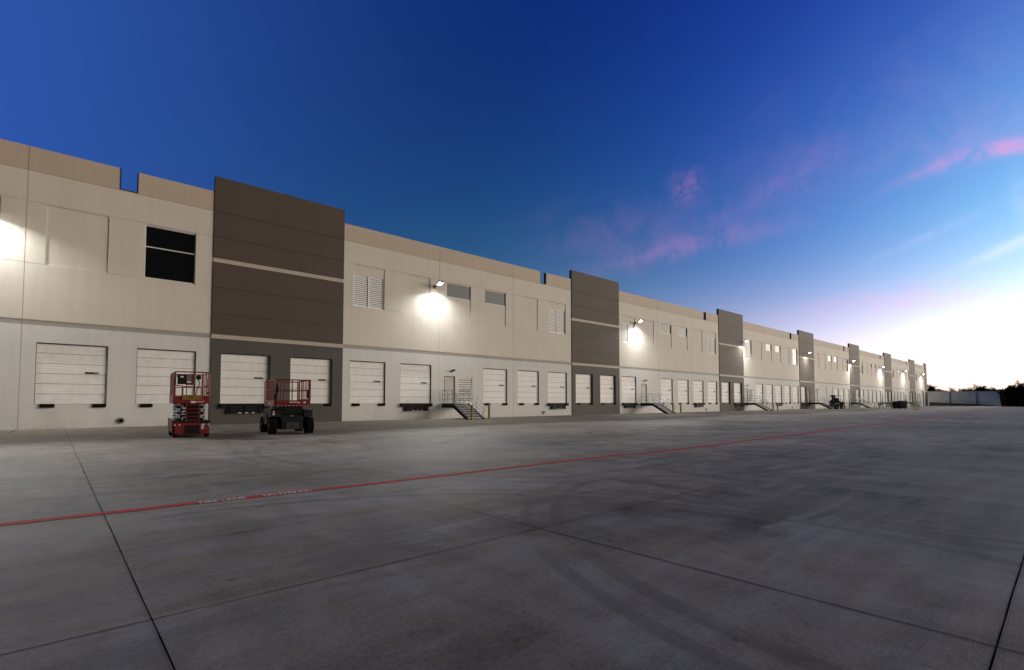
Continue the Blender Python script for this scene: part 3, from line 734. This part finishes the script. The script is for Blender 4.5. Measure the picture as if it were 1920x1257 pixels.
def lift_small():
    t = thing('scissor_lift', 'narrow red slab scissor lift with grey folded arms and a yellow gate', 'scissor lift', (5.13, -10.45, 0), R(-4.5))
    hw, hl = .575, 1.14
    m = MB(); m.box(-hw+.13, hw-.13, -hl, hl, .12, .56); m.box(-hw, hw, -hl+.44, hl-.44, .16, .56); m.box(-hw+.04, hw-.04, -hl-.02, -hl+.10, .13, .50)
    m.box(-hw, -hw+.13, -hl, -hl+.43, .42, .56); m.box(hw-.13, hw, -hl, -hl+.43, .42, .56); m.box(-hw, -hw+.13, hl-.43, hl, .42, .56); m.box(hw-.13, hw, hl-.43, hl, .42, .56)
    m.build('chassis', M['red'], t, bevel=.012)
    m = MB(); m.box(-hw-.012, hw+.012, -hl-.03, hl, .56, .61); m.box(.30, hw+.012, -hl-.035, -hl+.1, .5, .56); m.build('deck_plate', M['black'], t, bevel=.006)
    m = MB(); m.box(-hw-.03, -hw, -hl+.05, hl-.1, .30, .68); m.box(-hw-.035, -hw-.03, -hl+.2, -.2, .38, .6); m.build('side_cover', M['redlit'], t, bevel=.01)
    m = MB(); m.box(-.24, .26, -hl-.07, -hl-.021, .15, .19); m.box(-.24, .26, -hl-.07, -hl-.021, .3, .34)
    for z in (.19, .35): m.box(-.22, .24, -hl-.028, -hl-.018, z, z+.1)
    m.build('step', M['black'], t)
    for x in (-hw+.075, hw-.075):
        for y in (-hl+.22, hl-.22): wheel(t, (x, y, .2), .2, .14, 'galvbox', side=(1 if x > 0 else -1))
    for x, z in ((-hw+.05, .47), (-hw+.19, .475), (hw-.18, .48), (hw-.05, .48)):
        m = MB(); m.disc_cyl((x, -hl-.04, z), (0, 1, 0), .026, .03, 12); m.build('reflector', M['white'], t)
    m = MB(); m.box(.30, .38, -hl-.026, -hl-.02, .30, .53); m.k = 1
    for z in (.33, .37, .41): m.box(.31, .37, -hl-.029, -hl-.026, z, z+.018)
    m.build('decal', [M['white'], M['galvbox']], t)
    # folded scissor stack
    lv = 5; z0, z1 = .66, 1.24; dz = (z1-z0)/lv
    for k in range(lv):
        z = z0+dz*(k+.5)
        for x, sg in ((-.40, 1), (-.30, -1), (.40, -1), (.31, 1)):
            m = MB(); rot = Matrix.Rotation(R(2.2)*sg*(1 if k % 2 else -1), 3, 'X'); m.obox(Vector((x, 0, z)), (.036, 1.02, .046), rot)
            m.build('scissor_arm', M['armgrey'], t, bevel=.008)
    for k in range(lv+1):
        for y in (-.98, .98, 0): m = MB(); m.tube([(-.45, y, z0+dz*k), (.45, y, z0+dz*k)], .024, 8); m.build('pivot_pin', M['black'], t)
    m = MB(); m.tube([(-.2, -1.0, .2), (-.2, -1.16, .6), (-.2, -1.14, 1.28)], .02, 6); m.tube([(.22, -1.0, .2), (.22, -1.16, .6), (.22, -1.14, 1.28)], .02, 6)
    for k in range(5): m.box(-.2, .22, -1.17, -1.13, .62+k*.14, .65+k*.14)
    m.build('ladder', M['red'], t)
    m = MB(); m.box(-.19, .21, -1.06, -1.02, .62, 1.22); m.build('stack_guard', M['black'], t)
    # platform
    pw, pl = .56, 1.12; zb = 1.25
    m = MB(); m.box(-pw, pw, -pl, pl, zb, zb+.05); m.box(-pw, -pw+.025, -pl, pl, zb+.05, zb+.30); m.box(pw-.025, pw, -pl, pl, zb+.05, zb+.30)
    m.box(-pw+.025, pw-.025, -pl, -pl+.02, zb+.05, zb+.29); m.box(-pw+.025, pw-.025, pl-.02, pl, zb+.05, zb+.26)
    m.build('platform', M['red'], t, bevel=.006)
    m = MB(); m.box(-pw-.03, -pw-.002, -pl+.05, pl-.3, zb+.01, zb+.32); m.build('cable_tray', M['redlit'], t, bevel=.006)
    zt = 2.42; r = .021
    def rail_side(x):
        m = MB()
        m.tube([(x, -pl+.03, zb+.3), (x, -pl+.03, zt-.05), (x, -pl+.08, zt), (x, pl-.08, zt), (x, pl-.03, zt-.05), (x, pl-.03, zb+.3)], r, 8)
        for z in (1.90,): m.tube([(x, -pl+.03, z), (x, pl-.03, z)], r*.8, 8)
        for y in (-.75, -.3, .2, .7): m.tube([(x, y, zb+.3), (x, y, zt)], r*.9, 8)
        m.build('guard_rail', M['red'], t, smooth=True)
    rail_side(-pw+.02); rail_side(pw-.02)
    for y in (-pl+.02, pl-.02):
        m = MB(); m.tube([(-pw+.02, y, zt), (pw-.02, y, zt)], r, 8)
        if y > 0: m.tube([(-pw+.02, y, 1.90), (pw-.02, y, 1.90)], r*.8, 8); m.tube([(0, y, zb+.3), (0, y, zt)], r*.8, 8)
        else:
            m.tube([(-.33, y, zb+.28), (-.33, y, 1.92), (-pw+.02, y, 1.92)], r*.8, 8); m.tube([(.32, y, zb+.28), (.32, y, 2.1), (.32, y, zt)], r*.9, 8)
            m.tube([(.43, y+.02, zt-.02), (.47, y+.02, 2.1), (.45, y+.02, zb+.3)], r*.9, 8); m.tube([(.32, y, 1.9), (pw-.02, y, 1.9)], r*.7, 8)
        m.build('guard_rail', M['red'], t, smooth=True)
    m = MB(); y = -pl-.015
    m.box(-.33, .30, y-.02, y+.01, 1.84, 1.885); m.box(-.33, -.29, y-.02, y+.01, 1.38, 1.84); m.box(.26, .30, y-.02, y+.01, 1.38, 1.84); m.box(-.29, .26, y-.015, y+.01, 1.38, 1.56)
    m.box(.0, .03, y-.015, y+.01, 1.56, 1.84); m.build('gate', M['gold'], t, bevel=.004)
    m = MB(); m.box(-.09, .0, y-.025, y-.016, 1.47, 1.485); m.build('gate_latch', M['black'], t)
    m = MB(); m.box(-.48, -.22, -pl-.1, -pl+.08, 1.96, 2.32); m.k = 1; m.box(-.40, -.30, -pl-.104, -pl-.1, 2.20, 2.26); m.build('control_box', [M['black'], M['white']], t, bevel=.012)
    m = MB(); m.box(-.22, .02, -pl-.05, -pl+.05, 1.94, 2.34); m.k = 1; m.box(-.20, -.05, -pl-.06, -pl-.05, 2.0, 2.30); m.k = 2; m.box(-.19, -.06, -pl-.064, -pl-.06, 2.02, 2.07); m.build('manual_case', [M['red'], M['galvbox'], M['white']], t)
    m = MB(); m.disc_cyl((.17, -pl-.06, 2.22), (0, 1, 0), .085, .1, 20); m.disc_cyl((.17, -pl-.115, 2.22), (0, 1, 0), .06, .02, 16); m.build('horn', M['black'], t, smooth=True)
    m = MB(); m.tube([(.17, -pl-.03, 2.14), (.22, -pl-.03, 1.98), (.14, -pl-.03, 1.8), (.10, -pl-.03, 1.55)], .015, 6); m.disc_cyl((.48, -pl-.04, 1.64), (0, 1, 0), .04, .05, 10); m.build('cable', M['black'], t)
    m = MB(); m.box(-.05, .10, -pl-.012, -pl-.002, 1.265, 1.35); m.k = 1; m.box(.11, .38, -pl-.010, -pl-.002, 1.29, 1.345); m.build('decal', [M['white'], M['pink']], t)
    return t
lift_small()

def lift_rough():
    t = thing('scissor_lift', 'wide rough-terrain scissor lift with red railed deck on a dark navy body and chevron tyres', 'scissor lift', (8.68, -10.75, 0), R(-8))
    hw, hl = .87, 1.30
    m = MB(); m.box(-.42, .42, -hl+.1, hl-.1, .28, .78); m.box(-.40, .40, -hl, -hl+.14, .18, .52); m.box(-.5, .5, -hl+.35, hl-.35, .5, .9)
    m.box(-.62, .62, -hl+.25, -hl+.36, .22, .34); m.box(-.62, .62, hl-.36, hl-.25, .22, .34); m.build('chassis', M['navy'], t, bevel=.015)
    m = MB(); m.box(-.24, .24, -hl-.03, -hl+.02, .20, .48); m.build('front_panel', M['galvbox'], t, bevel=.01)
    t.children[-1].data.materials[0] = M['navy2'] if 'navy2' in M else M['navy']
    for sx in (-1, 1):
        m = MB(); x0, x1 = sorted((sx*.44, sx*.80))
        m.box(x0, x1, -.72, .72, .36, .97); m.box(x0, x1, -hl+.06, -.72, .70, .97); m.box(x0+.02, x1-.02, -.6, .6, .97, 1.0)
        m.build('side_pod', M['navy'], t, bevel=.025)
    m = MB(); m.box(-.845, -.80, -.30, -.12, .58, .86); m.k = 1; m.box(-.848, -.845, -.26, -.16, .72, .82); m.build('decal', [M['galvbox'], M['pink']], t)
    m = MB(); m.box(-.74, -.66, -hl+.045, -hl+.058, .78, .84); m.k = 1; m.box(-.74, -.66, -hl+.045, -hl+.058, .86, .95); m.build('decal', [M['white'], M['pink']], t)
    for x in (-.71, .71):
        for y in (-hl+.33, hl-.33): wheel(t, (x, y, .33), .315, .30, 'red', True, side=(1 if x > 0 else -1))
    m = MB(); m.tube([(-.72, -hl+.33, .33), (.72, -hl+.33, .33)], .055, 10); m.tube([(-.72, hl-.33, .33), (.72, hl-.33, .33)], .055, 10); m.tube([(-.6, -hl+.2, .22), (-.3, -hl+.15, .2)], .02, 6); m.tube([(.3, -hl+.15, .2), (.6, -hl+.2, .22)], .02, 6)
    m.build('axle', M['galv'], t)
    lv = 3; z0 = .84; dz = .1
    for k in range(lv):
        for x, sg in ((-.36, 1), (-.26, -1), (.36, -1), (.26, 1)):
            m = MB(); m.obox(Vector((x, 0, z0+dz*(k+.5))), (.04, 1.12, .045), Matrix.Rotation(R(1.8)*sg, 3, 'X')); m.build('scissor_arm', M['black'], t, bevel=.008)
    m = MB(); m.box(-.42, .42, -1.18, -1.1, .82, 1.12); m.box(-.1, .12, -1.2, -1.18, .66, .80); m.k = 1; m.box(-.06, .05, -1.212, -1.2, .70, .78); m.build('stack_guard', [M['black'], M['galvbox']], t, bevel=.01)
    pw, pl = .70, 1.25; zb = 1.13; zt = 2.22; r = .022
    m = MB(); m.box(-pw, pw, -pl, pl, zb, zb+.06); m.box(-pw, pw, -pl, -pl+.03, zb+.06, zb+.25); m.box(-pw, pw, pl-.03, pl, zb+.06, zb+.25); m.box(-pw, -pw+.03, -pl+.03, pl-.03, zb+.06, zb+.25); m.box(pw-.03, pw, -pl+.03, pl-.03, zb+.06, zb+.25)
    m.build('platform', M['red'], t, bevel=.006)
    m = MB()
    for k in range(9): m.box(-pw+.12+k*.145, -pw+.17+k*.145, -pl-.006, -pl-.001, zb+.015, zb+.035)
    m.box(-.12, .18, -pl-.006, -pl-.001, zb+.15, zb+.19); m.box(.2, .28, -pl-.006, -pl-.001, zb+.13, zb+.19); m.box(.42, .52, -pl-.006, -pl-.001, zb+.13, zb+.20); m.build('decal', M['white'], t)
    m = MB(); m.box(-pw-.006, -pw-.001, -.5, .2, zb+.08, zb+.16); m.disc_cyl((-pw-.01, .9, zb+.13), (1, 0, 0), .07, .02, 12); m.build('decal', M['pink'], t)
    for x in (-pw+.02, pw-.02):
        m = MB(); m.tube([(x, -pl+.03, zt), (x, pl-.03, zt)], r, 8); m.tube([(x, -pl+.03, 1.80), (x, pl-.03, 1.80)], r*.7, 8)
        for y in (-.95, -.62, -.3, .05, .4, .8): m.tube([(x, y, zb+.25), (x, y, zt)], r*.85, 6)
        for y in (-pl+.03, pl-.03): m.tube([(x, y, zb+.25), (x, y, zt)], r*1.2, 8)
        m.build('guard_rail', M['red'], t, smooth=True)
    for y in (-pl+.02, pl-.02):
        m = MB(); m.tube([(-pw+.02, y, zt), (pw-.02, y, zt)], r, 8); m.tube([(-pw+.02, y, 1.80), (pw-.02, y, 1.80)], r*.7, 8)
        for x in ((-.45, -.02, .24, .36) if y < 0 else (-.3, .1, .45)): m.tube([(x, y, zb+.25), (x, y, zt)], r*.9, 6)
        m.build('guard_rail', M['red'], t, smooth=True)
    m = MB(); m.box(pw-.085, pw+.005, -pl-.012, -pl+.03, zb+.25, zt+.01); m.box(.30, pw-.085, -pl-.006, -pl+.02, zt-.05, zt+.005); m.box(.22, pw-.085, -pl-.004, -pl+.02, zb+.25, zb+.29); m.build('corner_post', M['red'], t, bevel=.005)
    m = MB(); m.box(pw-.15, pw-.09, -pl-.03, -pl+.08, zb+.34, zb+.65); m.build('control_box', M['black'], t, bevel=.01)
    m = MB(); m.box(-pw+.06, -pw+.12, -pl-.01, -pl+.08, zb+.28, zt-.2); m.tube([(-pw+.1, -pl, zt-.1), (-pw+.15, -pl-.02, zt-.4), (-pw+.05, -pl-.02, zb+.4), (-pw+.1, -pl, zb+.05)], .018, 6); m.build('cable', M['black'], t)
    return t
M['navy2'] = simple('slate panel', (.035, .042, .052), .45, 0, .2, 5)
lift_rough()

# ------------------------------------------------------------------ dumpster, dark machine and bin near the far docks
def make_dumpster():
    t = thing('dumpster', 'black open-topped steel dumpster standing in the yard in front of the far docks', 'dumpster', (121.3, -11.4, 0), R(-24))
    m = MB(); a, b_, c, d_ = .92, .8, .12, 1.50
    bt = [(-a*.88, -b_*.9, c), (a*.88, -b_*.9, c), (a*.88, b_*.9, c), (-a*.88, b_*.9, c)]; tp = [(-a, -b_, d_-.18), (a, -b_, d_), (a, b_, d_), (-a, b_, d_-.18)]
    m.poly(bt[::-1])
    for i in range(4): j = (i+1) % 4; m.poly([bt[i], bt[j], tp[j], tp[i]]); 
    ib = [(x*.94, y*.94, c+.04) for x, y, z in bt]; it = [(x*.95, y*.95, z) for x, y, z in tp]
    for i in range(4): j = (i+1) % 4; m.poly([ib[j], ib[i], it[i], it[j]]); m.poly([tp[i], tp[j], it[j], it[i]])
    m.poly(ib); m.build('body', M['black'], t)
    m = MB()
    for i in range(4): j = (i+1) % 4; m.tube([tp[i], tp[j]], .05, 6)
    for k in range(5): x = -a*.75+k*a*.375; m.box(x-.03, x+.03, -b_-.03, -b_*.86, .15, d_-.22)
    m.build('rib', M['black'], t)
    for sx in (-1, 1): m = MB(); m.box(sx*a*1.02-.06, sx*a*1.02+.06, -.5, .5, .75, .95); m.build('fork_pocket', M['black'], t)
    for sx in (-1, 1):
        for sy in (-1, 1): m = MB(); m.disc_cyl((sx*a*.72, sy*b_*.7, .07), (0, 1, 0), .07, .05, 12); m.build('caster', M['rubber'], t)
make_dumpster()
def make_generator():
    t = thing('generator', 'dark wheeled generator with drums and pipes on top, parked against the fourth staircase', 'generator', (109.3, -4.2, 0), R(-35))
    m = MB(); m.box(-1.2, .8, -.6, .6, .55, 1.35); m.box(-1.0, .2, -.62, .62, 1.35, 1.55); m.build('body', M['black'], t, bevel=.04)
    m = MB()
    for k in range(9): m.obox(Vector((-1.0+k*.12, -.615, 1.0)), (.04, .012, .2), Matrix.Rotation(R(20), 3, 'Z'))
    m.build('grille', M['galvbox'], t)
    for x, y, z in ((-.8, -.2, 1.85), (-.2, -.15, 1.8), (-.5, .3, 2.35)):
        m = MB(); m.disc_cyl((x, y, z), (0, 1, .1), .27, .55, 18); m.disc_cyl((x, y-.29, z-.02), (0, 1, .1), .2, .03, 14); m.build('drum', M['black'], t, smooth=True)
    m = MB(); m.tube([(-1.05, -.5, 1.5), (-1.05, -.5, 2.55), (.35, -.5, 2.55), (.35, -.5, 1.35)], .035, 6); m.tube([(-1.05, .5, 1.5), (-1.05, .5, 2.55), (.35, .5, 2.55), (.35, .5, 1.35)], .035, 6)
    m.tube([(.35, -.5, 2.0), (1.2, -.5, .8)], .03, 6); m.build('frame', M['galvbox'], t)
    for x in (-.85, .45):
        for y in (-.62, .62): wheel(t, (x, y, .34), .33, .2, 'galvbox') if False else None
    for y in (-.66, .66):
        for x in (-.7, .35):
            m = MB(); m.disc_cyl((x, y, .33), (0, 1, 0), .33, .18, 22); w_ = m.build('wheel', M['rubber'], t)
            m = MB(); m.disc_cyl((x, y, .33), (0, 1, 0), .17, .2, 14); m.build('rim', M['galvbox'], w_)
    m = MB(); m.tube([(.8, 0, .6), (1.7, 0, .5)], .04, 6); m.tube([(1.6, 0, .5), (1.6, 0, .05)], .03, 6); m.build('tow_bar', M['black'], t)
make_generator()
def make_bin():
    t = thing('tool_bin', 'tall dark steel bin on short legs right of the generator', 'bin', (112.2, -3.0, 0), R(-30))
    m = MB(); m.box(-.55, .55, -.5, .5, .14, 1.6); m.build('body', M['galvbox'], t, bevel=.03)
    m = MB(); m.box(-.58, .58, -.53, .53, 1.6, 1.68); m.build('lid', M['black'], t, bevel=.02)
    m = MB()
    for x in (-.4, 0, .4): m.box(x-.03, x+.03, -.53, -.502, .2, 1.55)
    m.build('rib', M['black'], t)
    for sx in (-.45, .45):
        for sy in (-.4, .4): m = MB(); m.box(sx-.05, sx+.05, sy-.05, sy+.05, 0, .14); m.build('leg', M['black'], t)
make_bin()

# ------------------------------------------------------------------ retaining wall, ramp and its rail at the far end
rw = thing('retaining_wall', 'pale grey concrete retaining wall with two pilasters past the far end of the warehouse', 'wall', (XE+.4, 0, 0))
A = Vector((0, 0, 0)); B = Vector((14.2, -17.4, 0)); dv = (B-A).normalized(); ang = math.atan2(dv.y, dv.x); LW = (B-A).length
m = MB(); m.box(0, LW, 0, .3, 0, 4.95); o = m.build('wall_panel', M['retain'], rw); o.rotation_euler = (0, 0, ang)
for f in (.30, .66):
    m = MB(); m.box(LW*f-.22, LW*f+.22, -.28, -.002, 0, 4.7); o = m.build('pilaster', M['belt'], rw, bevel=.02); o.rotation_euler = (0, 0, ang)
m = MB(); m.box(-.05, LW+.05, -.06, .36, 4.952, 5.04); o = m.build('coping', M['retain'], rw); o.rotation_euler = (0, 0, ang)
m = MB(); m.box(LW-.02, LW+.28, .31, 14, 0, 4.95); o = m.build('wall_panel', M['retain'], rw); o.rotation_euler = (0, 0, ang)
m = MB(); n = Vector((-dv.y, dv.x, 0))*-1
p0 = Vector((XE+.4, 0, 0)); 
def rp(s_, o_, z): q = p0+dv*s_+n*o_; return (q.x, q.y, z)
m.poly([rp(.3, .35, 1.3), rp(LW*.9, .35, .25), rp(LW*.9, 2.2, .0), rp(.3, 3.2, .0)]); m.poly([rp(.3, .35, 1.3), rp(.3, 3.2, 0), rp(.3, .35, 0)]); m.poly([rp(.3, .35, 0), rp(LW*.9, .35, 0), rp(LW*.9, .35, .25), rp(.3, .35, 1.3)])
structure(m.build('bank', M['bank']))
rl = thing('guard_railing', 'thin pale pipe railing running down the dark bank before the retaining wall', 'railing', (0, 0, 0))
for h in (1.05, .6):
    m = MB(); m.tube([rp(.5, 1.0, 1.1+h), rp(LW*.45, 1.0, .85+h), rp(LW*.85, 1.0, .35+h)], .03, 6); m.build('rail', M['galv'], rl)
for k in range(9):
    s_ = .5+k*(LW*.85-.5)/8; z = 1.1-.75*k/8; m = MB(); m.tube([rp(s_, 1.0, max(0, z-.6)), rp(s_, 1.0, z+1.05)], .03, 6); m.build('post', M['galv'], rl)

# ------------------------------------------------------------------ bare trees beyond
def tree_meshes(seed, dens):
    rnd = random.Random(seed); tk = MB(); tw = MB()
    def twig(p, d, L, w):
        q = p+d*L; s = d.orthogonal().normalized()*w; s2 = d.cross(s).normalized()*w
        tw.poly([p-s, p+s, q]); tw.poly([p-s2, p+s2, q])
    def grow(p, d, L, r, lvl):
        n = 3; pts = [p]
        for i in range(n):
            d = (d+Vector((rnd.uniform(-.25, .25), rnd.uniform(-.25, .25), rnd.uniform(-.05, .2)))).normalized(); pts.append(pts[-1]+d*L/n)
        if lvl < 3: tk.tube(pts, r, 5, r1=r*.55)
        else:
            for a, b_ in zip(pts, pts[1:]): twig(a, (b_-a).normalized(), (b_-a).length*1.3, r)
        if lvl == 4: return
        k = (6, 6, dens, 5)[lvl]
        for i in range(k):
            f = rnd.uniform(.25, 1.0); q = pts[0].lerp(pts[-1], f) if lvl else pts[0].lerp(pts[-1], rnd.uniform(.15, 1))
            nd = (d+Vector((rnd.uniform(-1, 1), rnd.uniform(-1, 1), rnd.uniform(-.25, .75)))*(1.15 if lvl == 0 else .95)).normalized()
            grow(q, nd, L*rnd.uniform(.5, .8)*(1 if lvl else .85), max(.030, r*.5), lvl+1)
    grow(Vector((0, 0, 0)), Vector((0, 0, 1)), 3.0, .17, 0)
    return tk, tw
TP = []
for sd_, dn in ((1, 5), (2, 7), (3, 6), (4, 8)):
    tk, tw = tree_meshes(sd_, dn)
    a = tk.build('trunk', M['bark']); tw.keep = True; c = tw.build('crown', M['twig'])
    TP.append((a.data, c.data)); bpy.data.objects.remove(a); bpy.data.objects.remove(c)
rnd = random.Random(11)
CX, CY = camo.location.x, camo.location.y
def place_tree(px, dist, h, grp, lab):
    az = YAW+math.atan((px-960)/950.0); x = CX+dist*math.sin(az); y = CY+dist*math.cos(az)
    t = thing('bare_tree', lab, 'tree', (x, y, -.05), rnd.uniform(0, 6.28), grp)
    a, c = TP[rnd.randrange(4)]
    for nm, me in (('trunk', a), ('crown', c)):
        o = bpy.data.objects.new(nm, me); COL.objects.link(o); o.parent = t
    s_ = h*.88/6.3; t.scale = (s_*rnd.uniform(1.1, 1.5), s_*rnd.uniform(1.1, 1.5), s_)
def prof(px):
    pts = [(1730, 8.0), (1745, 8.2), (1760, 7.4), (1780, 8.0), (1800, 6.4), (1815, 7.6), (1840, 8.2), (1860, 8.0), (1875, 6.2), (1890, 7.4), (1905, 8.6), (1920, 10.2), (1980, 9), (2300, 9)]
    for (a, ha), (b_, hb) in zip(pts, pts[1:]):
        if a <= px <= b_: return ha+(hb-ha)*(px-a)/(b_-a)
    return 8
for k in range(34):
    px = 1738+k*4.2+rnd.uniform(-1, 1); place_tree(px, rnd.uniform(262, 288), prof(px)*rnd.uniform(.86, 1.06)*1.15, 'bare trees beyond the retaining wall', 'bare winter tree showing dark above the pale retaining wall')
for k in range(34):
    px = 1882+k*(4 if k < 12 else 14)+rnd.uniform(-1, 1); place_tree(px, rnd.uniform(225, 262), prof(min(px, 2290))*rnd.uniform(.85, 1.05), 'dark trees right of the retaining wall', 'dark bare tree in the thicket right of the retaining wall')
m = MB(); m.keep = True; rnd = random.Random(77)
for k in range(9000):
    px = rnd.uniform(1725, 2350) if k % 3 else rnd.uniform(1725, 1960)
    az = YAW+math.atan((px-960)/950.0); dd = rnd.uniform(205, 262) if px > 1880 else rnd.uniform(255, 292)
    x = CX+dd*math.sin(az); y = CY+dd*math.cos(az); h = rnd.uniform(2.0, 5.1)*(.85+.15*math.sin(px*.13)) if px <= 1880 else rnd.uniform(2.0, 6.2); a = rnd.uniform(0, 3.14); w_ = rnd.uniform(.35, .9)
    dx, dy = math.cos(a)*w_, math.sin(a)*w_; lx, ly = rnd.uniform(-.6, .6), rnd.uniform(-.6, .6)
    m.poly([(x-dx, y-dy, 0), (x+dx, y+dy, 0), (x+dx*.8+lx, y+dy*.8+ly, h*.7), (x+lx*1.6, y+ly*1.6, h), (x-dx*.7+lx, y-dy*.7+ly, h*.6)])
o = m.build('undergrowth', M['brush']); o['kind'] = 'stuff'; tag(o, 'dense dark undergrowth beneath the bare trees beyond the yard')
